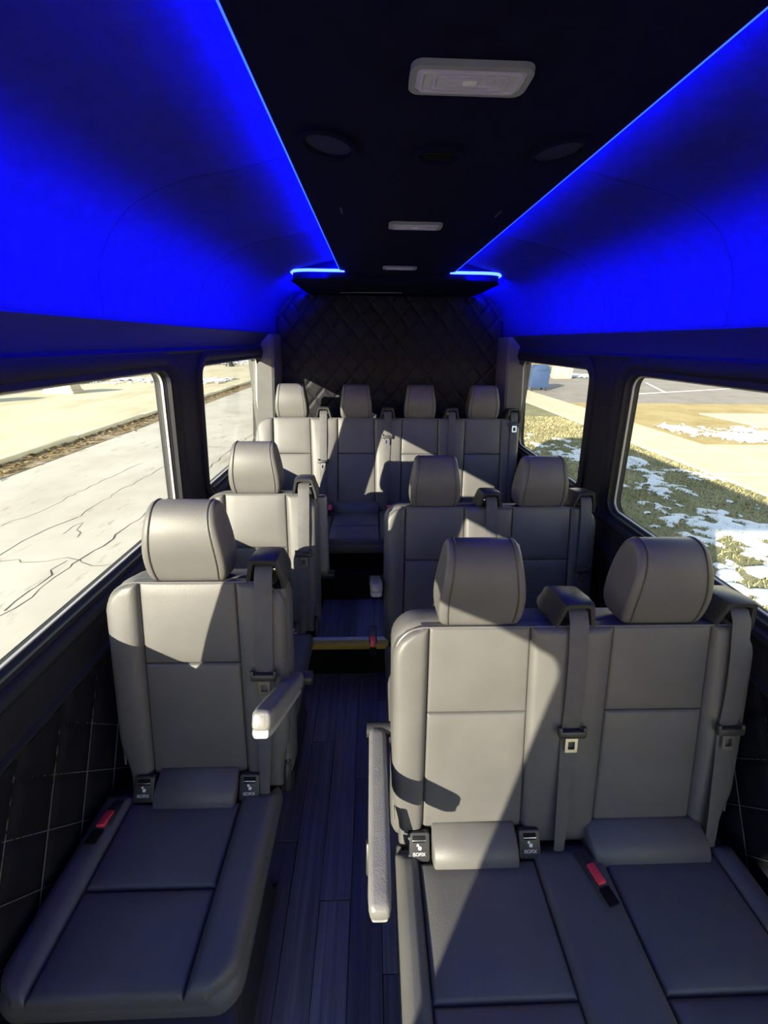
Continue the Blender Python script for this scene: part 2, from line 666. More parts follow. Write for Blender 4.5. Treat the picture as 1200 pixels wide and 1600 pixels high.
# rear soffit with rounded front corners
sp = rrect(-.535, .535, 2.225, 2.93, (.10, .10, .01, .01), 8)
mb = MB().add(*slab([(x + XC, y) for x, y in sp], 1.905, 2.0, .010))
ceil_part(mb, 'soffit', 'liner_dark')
for side in (-1, 1):
    ceil_part(MB().add(*rbox((XC + side * .540, 2.63, 1.911), (.024, .56, .010), .002, 1)), 'soffit_shield', 'liner_dark', smooth=False)  # narrow shield added to keep the side run's light off the trim
# thin shiny edge on the underside of the soffit
ceil_part(MB().add(*tube(smooth_pts([(XC - .33, 2.80, 1.905), (XC - .12, 2.76, 1.904), (XC + .06, 2.745, 1.904)], 5, False), .0022, 6)), 'soffit_edge', 'greyplastic')

# blue light strips: along the cheeks of the duct, then out along the soffit's front
for side, lab in ((-1, 'left'), (1, 'right')):
    t = thing('light_strip', 'blue glowing light strip along the %s edge of the ceiling duct' % lab, 'light strip', (XC + side * .26, 1.0, 1.97), 'blue ceiling light strips')
    x = XC + side * .262
    pts = [(x, Y0 + .05, 1.968), (x, 2.298, 1.968)]
    mb = MB()
    mb.add(*rbox((XC + side * .2595, (Y0 + 2.22) / 2 + .02, 1.9665), (.003, 2.22 - Y0 - .06, .0026), 0))
    mb.xf(lambda p: p - t.location).build('led_run', 'led', t, smooth=False)
    mb = MB().add(*rbox((XC + side * .2868, (Y0 + 2.22) / 2 + .02, 1.9705), (.0016, 2.22 - Y0 - .06, .0030), 0))  # hidden second emitter, added to brighten the ceiling right beside the strip
    mb.xf(lambda p: p - t.location).build('added_wash', 'added_wash', t, smooth=False)
    # faintly glowing diffuser bead on the lip of the channel
    mb = MB().add(*tube([(XC + side * .2862, Y0 + .05, 1.9445), (XC + side * .2862, 2.219, 1.9445)], .0022, 8))
    mb.xf(lambda p: p - t.location).build('diffuser_bead', 'led_bead', t)
    # return across the soffit, following its round corner
    path = [(XC + side * a, b) for a, b in ((.262, 2.217), (.36, 2.217), (.43, 2.217), (.475, 2.225), (.510, 2.245), (.533, 2.28), (.541, 2.33))]
    sm = smooth_pts([(px, py, 0) for px, py in path], 4, False)
    secs = []
    for i, p in enumerate(sm):
        p = Vector(p)
        q = Vector(sm[min(i + 1, len(sm) - 1)]) - Vector(sm[max(i - 1, 0)])
        q.normalize()
        nn = Vector((q.y, -q.x, 0)) * side * -1
        if nn.y > 0 and abs(nn.y) > .2:
            nn = -nn
        secs.append([tuple(p + nn * d + Vector((0, 0, z))) for d, z in ((0, 1.934), (.006, 1.934), (.006, 1.946), (0, 1.946))])
    MB().add(*loft(secs)).xf(lambda p: p - t.location).build('led_return', 'led_return', t)
    # shielded run along the soffit's side
    MB().add(*rbox((XC + side * .5365, 2.63, 1.9285), (.002, .54, .006), 0)).xf(lambda p: p - t.location).build('led_side', 'led_side', t, smooth=False)

# dome lights
dome = None
for i, (y, lab) in enumerate(((.65, 'ribbed dome light on the ceiling duct, nearest to the camera'), (1.31, 'dome light on the ceiling duct, middle one of three'), (1.98, 'dome light on the ceiling duct, farthest one by the rear soffit'))):
    if dome is None:
        dome = thing('dome_light', lab, 'ceiling light', (XC - .004, y, 1.923), 'dome lights')
        out = rrect(-.075, .075, -.030, .030, .015, 5)
        MB().add(*ring_slab(out, offset_poly(out, .008), -.006, .002)).build('frame', 'greyplastic', dome)
        mb = MB().add(*slab(offset_poly(out, .007), -.0055, .001, .002))
        mb.build('lens', 'lens', dome)
        mb = MB()
        for k in range(3):
            rr = rrect(-.062 + k * .016, .062 - k * .016, -.021 + k * .006, .021 - k * .006, .007, 4)
            mb.add(*ring_slab(rr, offset_poly(rr, .003), -.0078, -.005))
        mb.build('lens_rib', 'lens', dome)
        MB().add(*rbox((0, 0, -.006), (.018, .010, .005), .002)).build('bulb', 'white', dome)
        d = dome
    else:
        d = copy_tree(dome)
        d.location = (XC - .004, y, 1.923)
        tag(d, lab)

# round loudspeakers on the sloping flanks
for side, lab in ((-1, 'left'), (1, 'right')):
    t = thing('ceiling_speaker', 'round black speaker ring on the %s flank of the ceiling duct' % lab, 'speaker', (XC + side * .20, .86, 1.932), 'ceiling speakers')
    t.rotation_euler = (0, side * -.120, 0)
    n = 28
    circ = lambda r, z: [(r * math.cos(2 * PI * k / n), r * math.sin(2 * PI * k / n), z) for k in range(n)]
    MB().add(*loft([circ(.052, .004), (circ(.052, -.006)), circ(.047, -.009), circ(.041, -.007), circ(.040, -.002)], cap=False)).build('speaker_ring', 'liner_dark', t)
    MB().add(*loft([circ(.0405, -.002), circ(.02, -.0035), circ(.002, -.004)], cap=True)).build('grille', 'liner', t)
# oval vent between the first two lights, small slots
t = thing('ceiling_vent', 'oval black vent on the ceiling duct behind the nearest dome light', 'vent', (XC - .01, .86, 1.923))
n = 28
ov = lambda a, b, z: [(a * math.cos(2 * PI * k / n), b * math.sin(2 * PI * k / n), z) for k in range(n)]
MB().add(*loft([ov(.045, .034, .002), ov(.044, .033, -.006), ov(.036, .026, -.009), ov(.034, .024, -.003)], cap=False)).build('vent_rim', 'liner_dark', t)
mb = MB()
for k in range(4):
    mb.add(*rbox((0, -.015 + k * .010, -.003), (.062 - abs(k - 1.5) * .010, .004, .004), .001, 1))
mb.build('vent_louver', 'black', t)
for side, lab in ((-1, 'left'), (1, 'right')):
    o = MB().add(*rbox((0, 0, 0), (.005, .05, .005), .002)).build('slot_cover', 'plastic', None, (XC + side * .205, 1.23, 1.932))
    tag(o, 'small black slot cover on the %s flank of the ceiling duct' % lab, 'slot cover', 'ceiling slot covers')

# front end behind the camera: windscreen opening under a header
o = MB().add(*rbox((XC, Y0 - .03, .37), (1.86, .06, .76), .01)).add(*rbox((XC, Y0 - .03, 1.92), (1.86, .06, .26), .01)).build('wall_front', 'trim')
tag(o, 'dashboard wall and header around the windscreen', None, None, 'structure')
o = MB().add(*rbox((XC, Y0 - .03, 1.27), (1.80, .006, 1.08), 0)).build('window_6', 'glass', smooth=False)
tag(o, 'windscreen at the front of the van', None, None, 'structure')


# quilted panels: diamond stitching in relief
def quilt(u0, u1, v0, v1, a, b, step, depth):
    """diamonds a wide, b high"""
    nu, nv = int((u1 - u0) / step), int((v1 - v0) / step)
    us = np.linspace(u0, u1, nu + 1)
    vv = np.linspace(v0, v1, nv + 1)
    U, V = np.meshgrid(us, vv)
    p = np.abs(((U / a + V / b) % 1.0) - .5) * 2
    q = np.abs(((U / a - V / b) % 1.0) - .5) * 2
    d = np.minimum(1 - p, 1 - q)
    hgt = depth * np.sqrt(np.clip(1 - (1 - np.clip(d / .45, 0, 1)) ** 2, 0, 1))
    vs = np.stack([U, V, hgt], -1).reshape(-1, 3)
    n = nu + 1
    i = np.arange(nv)[:, None] * n + np.arange(nu)[None, :]
    fs = np.stack([i, i + 1, i + n + 1, i + n], -1).reshape(-1, 4)
    return vs.tolist(), fs.tolist()


def stitches(u0, u1, v0, v1, a, b, h=.0012, r=.0011):
    """thread lines lying in the grooves"""
    mb = MB()
    lines = []
    for s in (1, -1):
        lo = math.floor(min(u0 / a + s * v0 / b, u0 / a + s * v1 / b) - .5)
        hi = math.ceil(max(u1 / a + s * v0 / b, u1 / a + s * v1 / b) + .5)
        for k in range(lo, hi + 1):
            c = k + 0.0
            # u/a + s v/b = c  -> u = a (c - s v / b)
            pts = []
            for v in (v0, v1):
                pts.append((a * (c - s * v / b), v))
            (ua, va), (ub, vb) = pts
            if ua > ub:
                (ua, va), (ub, vb) = (ub, vb), (ua, va)
            ta, tb = 0, 1
            if ub - ua < 1e-6:
                continue
            ta = max(0, (u0 - ua) / (ub - ua))
            tb = min(1, (u1 - ua) / (ub - ua))
            if tb - ta < .02:
                continue
            P = lambda t: (ua + (ub - ua) * t, va + (vb - va) * t, h)
            mb.add(*tube([P(ta), P(tb)], r, 5, False))
    return mb


# rear wall with quilted panel
rw = bpy.data.objects.new('wall_rear', None)
C.objects.link(rw)
rw.location = (XC, 2.93, 0)
tag(rw, 'rear door wall covered in black diamond quilting', None, None, 'structure')
MB().add(*rbox((0, .03, .98), (1.80, .05, 1.96), .01)).build('door_skin', 'liner_dark', rw)
fr = frame((0, -.002, 0), (1, 0, 0), (0, 0, 1), (0, -1, 0))
MB().add(*quilt(-.765, .765, .75, 1.90, .135, .155, .0075, .012)).xf(fr).build('quilted_panel', 'quilt', rw, angle=180)
stitches(-.765, .765, .75, 1.90, .135, .155).xf(fr).build('stitching', 'thread', rw)
# rear corner pillars
for side, nm in ((-1, 'left'), (1, 'right')):
    prof = [(.785, 2.94), (.785, 2.735), (.790, 2.715), (.805, 2.705), (.93, 2.70), (.93, 2.94)]
    secs = []
    for z in (.2, .97, 1.52, 1.66):
        dx = (half(z) - .88) * .75
        secs.append([(XC + side * (x + (dx if x < .9 else 0)), y, z) for x, y in prof])
    o = MB().add(*loft(secs)).build('trim_%d' % (3 if side < 0 else 4), 'pillar', angle=30)
    tag(o, 'grey rear corner pillar cover at the %s end of the back seats' % nm, None, None, 'structure')

# lower side panels with quilting
for side, nm in ((-1, 'left'), (1, 'right')):
    e = bpy.data.objects.new('trim_%d' % (5 if side < 0 else 6), None)
    C.objects.link(e)
    e.location = (XC + side * .88, .8, .4)
    tag(e, 'black quilted side panel below the %s windows' % nm, None, None, 'structure')
    L = Vector(e.location)
    wl = lambda p: Vector((XC + side * (half(p.y) - p.z), p.x, p.y)) - L
    MB().add(*quilt(.13, 2.55, .12, .80, .135, .19, .010, .011)).xf(lambda p: wl(p + Vector((0, 0, .008)))).build('quilted_panel', 'quilt', e, angle=180)
    stitches(.13, 2.55, .12, .80, .135, .19).xf(lambda p: wl(p + Vector((0, 0, .008)))).build('stitching', 'thread', e)
    # rounded bead above the quilting and belt rail under the glass
    ya = .12
    prof = [(.0, .795), (.014, .797), (.022, .806), (.022, .815), (.012, .822), (.012, .905), (.020, .912), (.024, .922), (.018, .936), (.0, .942)]
    secs = [[wl(Vector((y, z, t))) for t, z in prof] for y in (ya, 2.6)]
    MB().add(*loft(secs)).build('belt_rail', 'trim', e, angle=35)

# ------------------------------------------------------------------ floor, step, planks
fl = bpy.data.objects.new('floor', None)
C.objects.link(fl)
fl.location = (XC, .6, 0)
tag(fl, 'van floor of dark wood-look planks', None, None, 'structure')
FL = Vector(fl.location)
MB().add(*rbox((XC, .6, -.035), (1.80, 4.7, .05), 0)).xf(lambda p: p - FL).build('subfloor', 'rubber', fl, smooth=False)
plank_mesh = {}


def plank(x, y0, y1, z, wd, parent, L):
    key = (round(y1 - y0, 3), wd)
    if key not in plank_mesh:
        o = MB().add(*rbox((0, 0, 0), (wd - .0014, y1 - y0 - .0014, .012), .0015, 1)).build('plank', 'wood', parent)
        plank_mesh[key] = o.data
    else:
        o = bpy.data.objects.new('plank', plank_mesh[key])
        C.objects.link(o)
        o.parent = parent
    o.location = Vector((x, (y0 + y1) / 2, z - .0062)) - L


pw = .098
for i in range(18):
    x = XC - .88 + pw * (i + .5)
    aisle = -.5 < x < .25
    y = -1.6 + (i * .37) % .9
    while y < 1.62:
        ln = .9
        a, b = y, min(y + ln, 1.62)
        if b - a > .05 and (aisle or b > -.2):
            plank(x, a, b, 0, pw, fl, FL)
        y += ln
st = bpy.data.objects.new('floor_step', None)
C.objects.link(st)
st.location = (XC, 1.5, 0)
tag(st, 'raised rear floor with a yellow edge strip across the aisle', None, None, 'structure')
ST = Vector(st.location)
SZ = .235
MB().add(*rbox((XC, 2.22, SZ / 2 - .006), (1.72, 1.38, SZ - .012), .004)).xf(lambda p: p - ST).build('riser', 'black', st, smooth=False)
for i in range(4):
    plank(XC - .43 + .098 * (i + .5) + .02, 1.545, 1.98, SZ, .098, st, ST)
MB().add(*rbox((-.13, 1.532, SZ + .001), (.42, .022, .008), .002)).xf(lambda p: p - ST).build('nosing', 'white', st)
MB().add(*rbox((-.13, 1.506, SZ - .014), (.42, .030, .034), .003)).xf(lambda p: p - ST).build('edge_strip', 'yellow', st)
# second riser that closes the space below the rear seats
MB().add(*rbox((XC, 2.32, SZ + .09), (1.70, .92, .18), .004)).xf(lambda p: p - ST).build('seat_box', 'black', st, smooth=False)

# ------------------------------------------------------------------ seats
TH = math.radians(15.1)
BL = .556
BU, BV, BN = Vector((1, 0, 0)), Vector((0, math.sin(TH), math.cos(TH))), Vector((0, -math.cos(TH), math.sin(TH)))
P0 = Vector((0, .035, .443))
CT = math.radians(2.5)
CV, CN = Vector((0, -math.cos(CT), math.sin(CT))), Vector((0, math.sin(CT), math.cos(CT)))
Q0 = Vector((0, -.028, .395))
CL = .43


def text_mesh(body, size):
    cu = bpy.data.curves.new('tmp', 'FONT')
    cu.body = body
    cu.size = size
    cu.align_x = 'CENTER'
    cu.extrude = .0003
    tmp = bpy.data.objects.new('tmp', cu)
    C.objects.link(tmp)
    dg = bpy.context.evaluated_depsgraph_get()
    me = bpy.data.meshes.new_from_object(tmp.evaluated_get(dg))
    bpy.data.objects.remove(tmp)
    me.materials.clear()
    me.materials.append(M['white'])
    return me


ISO_TEXT = text_mesh('ISOFIX', .0112)


def smoothstep(t):
    t = min(max(t, 0), 1)
    return t * t * (3 - 2 * t)


def headrest(parent, x, dz, scale=1.0):
    prof = [(-.046, .0), (-.058, .05), (-.062, .10), (-.056, .15), (-.036, .192), (-.004, .207), (.026, .195), (.042, .15), (.046, .08), (.042, .02), (.020, -.004), (-.020, -.006)]
    pr = smooth_pts([(a, b, 0) for a, b in prof], 4)
    cy, cz = -.008, .095

    def sec(t, s, wd):
        out = []
        for a, b, _ in pr:
            a2, b2 = cy + (a - cy) * s, cz + (b - cz) * (s * .5 + .5 * (s ** .7))
            fx = 1 - .17 * smoothstep((b2 - .05) / .16) - .05 * smoothstep((.04 - b2) / .05)
            out.append((t * wd * fx, a2, b2))
        return out
    wd = .104 * scale
    st_ = [(-.955, .52), (-1.0, .80), (-.985, .90), (-.93, .965), (-.84, .998), (-.80, .985), (-.72, 1.0), (0, 1.005), (.72, 1.0), (.80, .985), (.84, .998), (.93, .965), (.985, .90), (1.0, .80), (.955, .52)]
    base = P0 + BV * (BL + .018) - BN * .045 + Vector((x, 0, dz))
    rot = Matrix.Rotation(-math.radians(7), 4, 'X')
    o = MB().add(*loft([sec(t, s, wd) for t, s in st_])).xf(lambda p: rot @ p).build('headrest', 'leather', parent, base, angle=75)
    for sg in (-1, 1):
        pts = [rot @ Vector(p) for p in sec(sg * .80, 1.0, wd)[0:34]]
        MB().add(*tube(pts, .0022, 6)).build('piping', 'leather_seam', o)
        MB().add(*tube([(sg * .055, -.006, -.055), (sg * .055, -.006, .02)], .0065, 10)).build('post', 'metal', o)
        MB().add(*rbox((sg * .055, -.010, -.012), (.036, .030, .012), .005)).build('collar', 'greyplastic', o)
    return o


def belt_guide(parent, x, dz):
    """hooded outlet of the shoulder belt on top of the backrest"""
    def arch(wb, wt, h, r, z0):
        half_ = [(-wb, z0), (-wb * .97, z0 + h * .3), (-wt - (wb - wt) * .35, z0 + h * .7), (-wt, z0 + h * .96), (-wt * .75, z0 + h), (0, z0 + h * 1.01)]
        return half_ + [(-a, b) for a, b in reversed(half_[:-1])]
    st_ = [(-.052, 1.0, 1.0, 0), (-.056, .97, .97, 0), (-.050, .86, .84, 0)]
    out = lambda y, s, k: [(a, y, b) for a, b in arch(.052 * s, .036 * s, .088 * k, .01, -.012)]
    secs = [out(.085, .72, .30), out(.070, .84, .62), out(.035, .95, .88), out(-.02, 1.0, .99), out(-.048, 1.0, 1.0), out(-.054, .96, .97),
            [(a, -.052, b) for a, b in arch(.041, .028, .074, .01, -.012)], [(a, -.010, b) for a, b in arch(.038, .026, .066, .01, -.012)]]
    base = P0 + BV * (BL + .012) - BN * .045 + Vector((x, 0, dz))
    o = MB().add(*loft(secs)).build('belt_guide', 'plastic', parent, base, angle=50)
    MB().add(*rbox((0, -.030, .036), (.062, .014, .010), .004)).build('guide_bar', 'metal', o)
    return o


def seat_belt(parent, x, dz, tongue_s, xb=None, low=.26):
    """webbing from the guide down the front of the backrest, tongue parked on it"""
    xb = x if xb is None else xb
    wd = .046
    path = []   # (s, n, x, width)
    top = BL + .012
    path = [(top + .040, -.040, x, wd), (top + .046, -.012, x, wd), (top + .036, .016, x, wd), (top + .012, .026, x, wd), (BL - .03, .030, x, wd), (BL - .05, .032, x, wd)]
    k = 6
    for i in range(1, k + 1):
        s = (BL - .05) + (tongue_s - (BL - .05)) * i / k
        path.append((s, .032 + .005 * math.sin(PI * i / k), x + (xb - x) * .3 * i / k, wd))
    for i in range(1, 6):
        t = i / 5
        path.append((tongue_s + (-.035 - tongue_s) * t, .034 + .012 * t, x + (xb - x) * (.3 + .7 * t), wd * (1 - .45 * t)))
    secs = []
    for s, n, px, wid in path:
        c = P0 + BV * s + BN * n + Vector((px, 0, dz))
        secs.append([tuple(c + BU * a * wid / 2 + BN * b) for a, b in ((-1, 0), (-.5, .0012), (0, .0015), (.5, .0012), (1, 0), (1, -.0016), (-1, -.0016))])
    o = MB().add(*loft(secs)).build('seat_belt', 'webbing', parent, angle=60)
    c = P0 + BV * tongue_s + BN * .042 + Vector((x + (xb - x) * .3, 0, dz))
    fr_ = frame(c, BU, BV, BN)
    t = MB().add(*rbox((0, .012, 0), (.068, .020, .014), .005)).add(*rbox((-.030, .019, 0), (.010, .026, .013), .004)).add(*rbox((.030, .019, 0), (.010, .026, .013), .004)).xf(fr_).build('tongue_head', 'plastic', o)
    outr = rrect(-.0155, .0155, -.038, .006, .003, 3)
    inn = rrect(-.0085, .0085, -.030, -.008, .002, 3)
    MB().add(*ring_slab(outr, inn, -.0015, .0015)).xf(fr_).build('tongue_plate', 'metal', o, smooth=False)
    return o


def buckle(parent, x, y, dz, tilt=-.25, yaw=0.0, lift=.0):
    c = Q0 + CV * y + CN * (.030 + lift) + Vector((x, 0, dz))
    rot = Matrix.Translation(c) @ Matrix.Rotation(yaw, 4, 'Z') @ Matrix.Rotation(tilt, 4, 'X')
    o = MB().add(*rbox((0, .02, -.006), (.034, .070, .026), .006)).xf(lambda p: rot @ p).build('buckle', 'plastic', parent)
    MB().add(*rbox((0, -.004, .008), (.021, .042, .010), .003)).xf(lambda p: rot @ p).build('button', 'red', o)
    MB().add(*rbox((0, -.046, .0015), (.028, .036, .007), .003)).xf(lambda p: rot @ p).build('slot', 'black', o)  # black box on the cushion, its colour standing in for a shaded recess
    return o


def armrest(parent, x, z, dz, tilt, y=.18, L=.385):
    base = Vector((x, y, z + dz))
    secs = []
    for t, s in ((.0, .5), (-.01, .85), (-.03, 1.0), (-L * .5, 1.0), (-L + .03, .97), (-L + .012, .92), (-L + .002, .78), (-L, .6)):
        secs.append([(a * s, t, b * s) for a, b in rrect(-.0235, .0235, -.024, .022, .013, 4)])
    o = MB().add(*loft(secs)).build('armrest', 'armgrey', parent, base, angle=60)
    o.rotation_euler = (-tilt, 0, 0)
    secs = []
    for t, s in ((-.03, .7), (-.05, 1.0), (-L + .05, 1.0), (-L + .014, .95), (-L + .004, .7)):
        secs.append([(a * s, t, b) for a, b in rrect(-.0215, .0215, -.034, -.016, .006, 3)])
    MB().add(*loft(secs)).build('armrest_shell', 'greyplastic', o, angle=60)
    MB().add(*tube([(-.03, 0, 0), (.045, 0, 0)], .020, 14)).build('pivot', 'plastic', o)
    return o


def isofix(parent, xs, dz, w2):
    """flap between two black anchor plates with white lettering"""
    for sg in (-1, 1):
        c = Vector((xs + sg * (w2 + .034), -.018, .415 + dz))
        V = Vector((0, .55, .83)).normalized()
        Nn = Vector((0, -.83, .55)).normalized()
        fr_ = frame(c, BU, V, Nn)
        o = MB().add(*slab(rrect(-.028, .028, -.012, .056, .007, 4), -.012, .006, .004)).xf(fr_).build('anchor_plate', 'plastic', parent)
        MB().add(*rbox((0, .041, .004), (.034, .017, .008), .003)).xf(fr_).build('anchor_slot', 'black', o)
        MB().add(*rbox((0, .039, .008), (.034, .003, .003), .001)).xf(fr_).build('anchor_bar', 'metal', o)
        tx = bpy.data.objects.new('lettering', ISO_TEXT)
        C.objects.link(tx)
        tx.parent = o
        mm = Matrix((BU, V, Nn)).transposed().to_4x4()
        mm.translation = fr_((0, .003, .0068))
        tx.matrix_local = mm
        # pictogram: a small seated-child dot and body
        n_ = 12
        mb = MB()
        for (cx_, cy_, r_) in ((-.003, .0275, .0032), (.002, .0205, .0048)):
            mb.add([(cx_ + r_ * math.cos(2 * PI * k / n_), cy_ + r_ * math.sin(2 * PI * k / n_), .0066) for k in range(n_)] +
                   [(cx_ + r_ * .9 * math.cos(2 * PI * k / n_), cy_ + r_ * .9 * math.sin(2 * PI * k / n_), .0071) for k in range(n_)],
                   [tuple(range(n_, 2 * n_))] + [(k, (k + 1) % n_, n_ + (k + 1) % n_, n_ + k) for k in range(n_)])
        mb.xf(fr_).build('pictogram', 'white', o, smooth=False)


def make_seat(name, label, group, loc, x0, x1, centers, hw, belts, dz=0, iso=(), bucks=(), arms=(), cw=None, ccs=None, cl=.43, cy=0.0, sv=.225, hr=1.0, tongues=None, legs=True, lever=None):
    """a seat or bench; x positions are relative to loc.x"""
    t = thing(name, label, 'seat', loc, group)
    fb = lambda p: P0 + BU * p[0] + BV * p[1] + BN * p[2] + Vector((0, 0, dz))
    R = .07
    # backrest shell
    outl = rrect(x0, x1, -.05, BL + .012, (.03, .03, R, R), 7)
    MB().add(*slab(outl, -.115, -.010, .022)).xf(fb).build('backrest', 'leather', t, angle=60)
    # pads: bolsters and inserts, edges rolled into the seams
    hwb = lambda s: hw + .006 * (1 - s / BL)

    def left_edge(s):
        a = x0
        q = s - (BL - R)
        if q > 0:
            a = x0 + R - math.sqrt(max(R * R - q * q, 0))
        return a + .02 * smoothstep((.12 - s) / .12)

    def right_edge(s):
        a = x1
        q = s - (BL - R)
        if q > 0:
            a = x1 - R + math.sqrt(max(R * R - q * q, 0))
        return a - .02 * smoothstep((.12 - s) / .12)
    edges = [left_edge]
    for c in centers:
        edges += [(lambda s, c=c: c - hwb(s)), (lambda s, c=c: c + hwb(s))]
    edges.append(right_edge)
    for i in range(0, len(edges), 2):
        MB().add(*pad(edges[i], edges[i + 1], -.045, BL + (.008 if 1 else 0), .020, .017, 7, .010, .02, 30)).xf(fb).build('back_bolster', 'leather', t, angle=80)
    SM = .335
    for c in centers:
        MB().add(*pad(lambda s, c=c: c - hwb(s), lambda s, c=c: c + hwb(s), SM, BL + .008, .010, .009, 7, .005)).xf(fb).build('back_panel', 'leather', t, angle=80)
        MB().add(*pad(lambda s, c=c: c - hwb(s), lambda s, c=c: c + hwb(s), .0, SM, .011, .009, 8, .006)).xf(fb).build('back_panel', 'leather', t, angle=80)
    # piping round the front outline
    op = [(x, y) for x, y in rrect(x0 + .006, x1 - .006, .03, BL + .006, (.0, .0, R, R), 8)]
    op = op[1:] + op[:1]
    MB().add(*tube([fb((x, y, .006)) for x, y in op], .0028, 6)).build('piping', 'piping', t)
    for c in centers:
        headrest(t, c, dz, hr)
        # small top seam at the middle of the headrest
        MB().add(*tube([fb((c, BL + .013, -.02)), fb((c, BL + .013, -.09))], .0018, 5)).build('seam', 'plastic', t)
    for i, b in enumerate(belts):
        belt_guide(t, b, dz)
        seat_belt(t, b, dz, tongues[i] if tongues else .30, b - .015)
    # cushion
    CL = cl
    fc = lambda p: Q0 + Vector((0, cy, 0)) + BU * p[0] + CV * p[1] + CN * p[2] + Vector((0, 0, dz))
    cx0, cx1 = cw
    outl = rrect(cx0, cx1, -.06, CL + .012, (.02, .02, .05, .05), 7)
    MB().add(*slab(outl, -.085, .004, .03)).xf(fc).build('cushion', 'leather_dark', t, angle=60)
    ch = .148

    def fl_(v, c0=cx0):
        q = v - (CL - .05)
        return c0 + .004 + (.05 - math.sqrt(max(.0025 - q * q, 0)) if q > 0 else 0)

    def fr_(v, c1=cx1):
        q = v - (CL - .05)
        return c1 - .004 - (.05 - math.sqrt(max(.0025 - q * q, 0)) if q > 0 else 0)
    ce = [fl_]
    ccs = ccs or centers
    for c in ccs:
        ce += [(lambda v, c=c: c - ch), (lambda v, c=c: c + ch)]
    ce.append(fr_)
    for i in range(0, len(ce), 2):
        if ce[i + 1](.1) - ce[i](.1) < .02:
            continue
        MB().add(*pad(ce[i], ce[i + 1], -.02, CL + .01, .026, .022, 7, .006, .02, 24)).xf(fc).build('cushion_bolster', 'leather_dark', t, angle=80)
    for c in ccs:
        MB().add(*pad(c - ch, c + ch, .002, sv, .017, .010, 7, .006)).xf(fc).build('cushion_panel', 'leather_dark', t, angle=80)
        MB().add(*pad(c - ch, c + ch, sv, CL + .01, .017, .012, 7, .006)).xf(fc).build('cushion_panel', 'leather_dark', t, angle=80)
    # flap at the foot of the backrest
    for i, c in enumerate(centers):
        has = i in iso
        w2 = hw - .015 if has else hw + .03
        secs = []
        for a, s in ((-1, .6), (-.985, .9), (-.95, 1), (0, 1.03), (.95, 1), (.985, .9), (1, .6)):
            pr = smooth_pts([(.038, .43 + .03, 0), (.012, .463, 0), (-.028, .445, 0), (-.046, .418, 0), (-.044, .395, 0), (.0, .385, 0), (.04, .40, 0)], 3)
            cy_, cz_ = 0, .42
            secs.append([(c + a * w2, cy_ + (p[0] - cy_) * s, cz_ + (p[1] - cz_) * s + dz) for p in pr])
        MB().add(*loft(secs)).build('lumbar_flap', 'leather' if has else 'leather_dark', t, angle=70)
        if has:
            isofix(t, c, dz, w2)
    for b in bucks:
        buckle(t, *b[:2], dz, *b[2:])
    for (ax, tilt, az) in arms:
        armrest(t, ax, az, dz, tilt)
    if lever is not None:
        pts = [(lever, .06, .44 + dz), (lever + .012, .05, .45 + dz), (lever + .014, .03, .42 + dz), (lever + .014, .02, .38 + dz)]
        MB().add(*tube(smooth_pts(pts, 4, False), .010, 8)).build('recline_lever', 'plastic', t)
    # metal base
    if legs:
        zt = .300 + dz
        MB().add(*rbox(((cx0 + cx1) / 2, -.20, zt), (cx1 - cx0 - .03, .42, .05), .01)).build('seat_pan', 'plastic', t)
        for lx in (cx0 + .07, cx1 - .07):
            secs = [[(lx + a, y + b * k, z) for a, b in ((-.025, -1), (.025, -1), (.025, 1), (-.025, 1))] for y, k, z in ((-.20, .17, zt), (-.20, .13, zt - .08), (-.20, .14, .06), (-.20, .18, .0))]
            MB().add(*loft(secs)).build('leg', 'plastic', t, smooth=False)
    return t


LX = -.485
# left single seats
s1 = make_seat('single_seat', 'black leather single seat at the left, nearest the camera, armrest half raised', 'single seats along the left wall', (LX, .685, 0),
               -.70 - LX, -.235 - LX, [0.0], .125, [-.283 - LX], .05, iso=(0,),
               bucks=[(-.205, .05, -.25, .0, .0)], arms=[(.258, math.radians(35), .64)], cw=(-.255, .222), ccs=[-.025], cl=.345, sv=.188, lever=.226, tongues=[.30])
s2 = copy_tree(s1)
s2.location = (LX, 1.325, 0)
tag(s2, 'black leather single seat behind the nearest left one, armrest folded upright')
for ch in s2.children:
    if ch.name.startswith('armrest'):
        ch.rotation_euler = (-math.radians(98), 0, 0)
        ch.location.y += .05
        ch.location.z += -.08
# right double seats
RX = .49
d1 = make_seat('double_seat', 'black leather double seat at the right front with level armrest and two tilted belts', 'double seats along the right wall', (RX, .56, 0),
               .05 - RX, .955 - RX, [.263 - RX, .717 - RX], .125, [.497 - RX, .898 - RX], 0, iso=(0,),
               bucks=[(.545 - RX, .045, -.12, .22, .004), (.002 - RX, .06, 1.0, 0, .085)], arms=[(.014 - RX, 0.0, .625)], cw=(.055 - RX, .955 - RX), ccs=[.267 - RX, .742 - RX], sv=.236, tongues=[.285, .285])
d2 = copy_tree(d1)
d2.location = (RX, 1.30, 0)
tag(d2, 'black leather double seat in the middle right, behind the front double seat')
for ch in d2.children:
    if ch.name.startswith('armrest'):
        ch.rotation_euler = (-math.radians(30), 0, 0)
        ch.location.z -= .0
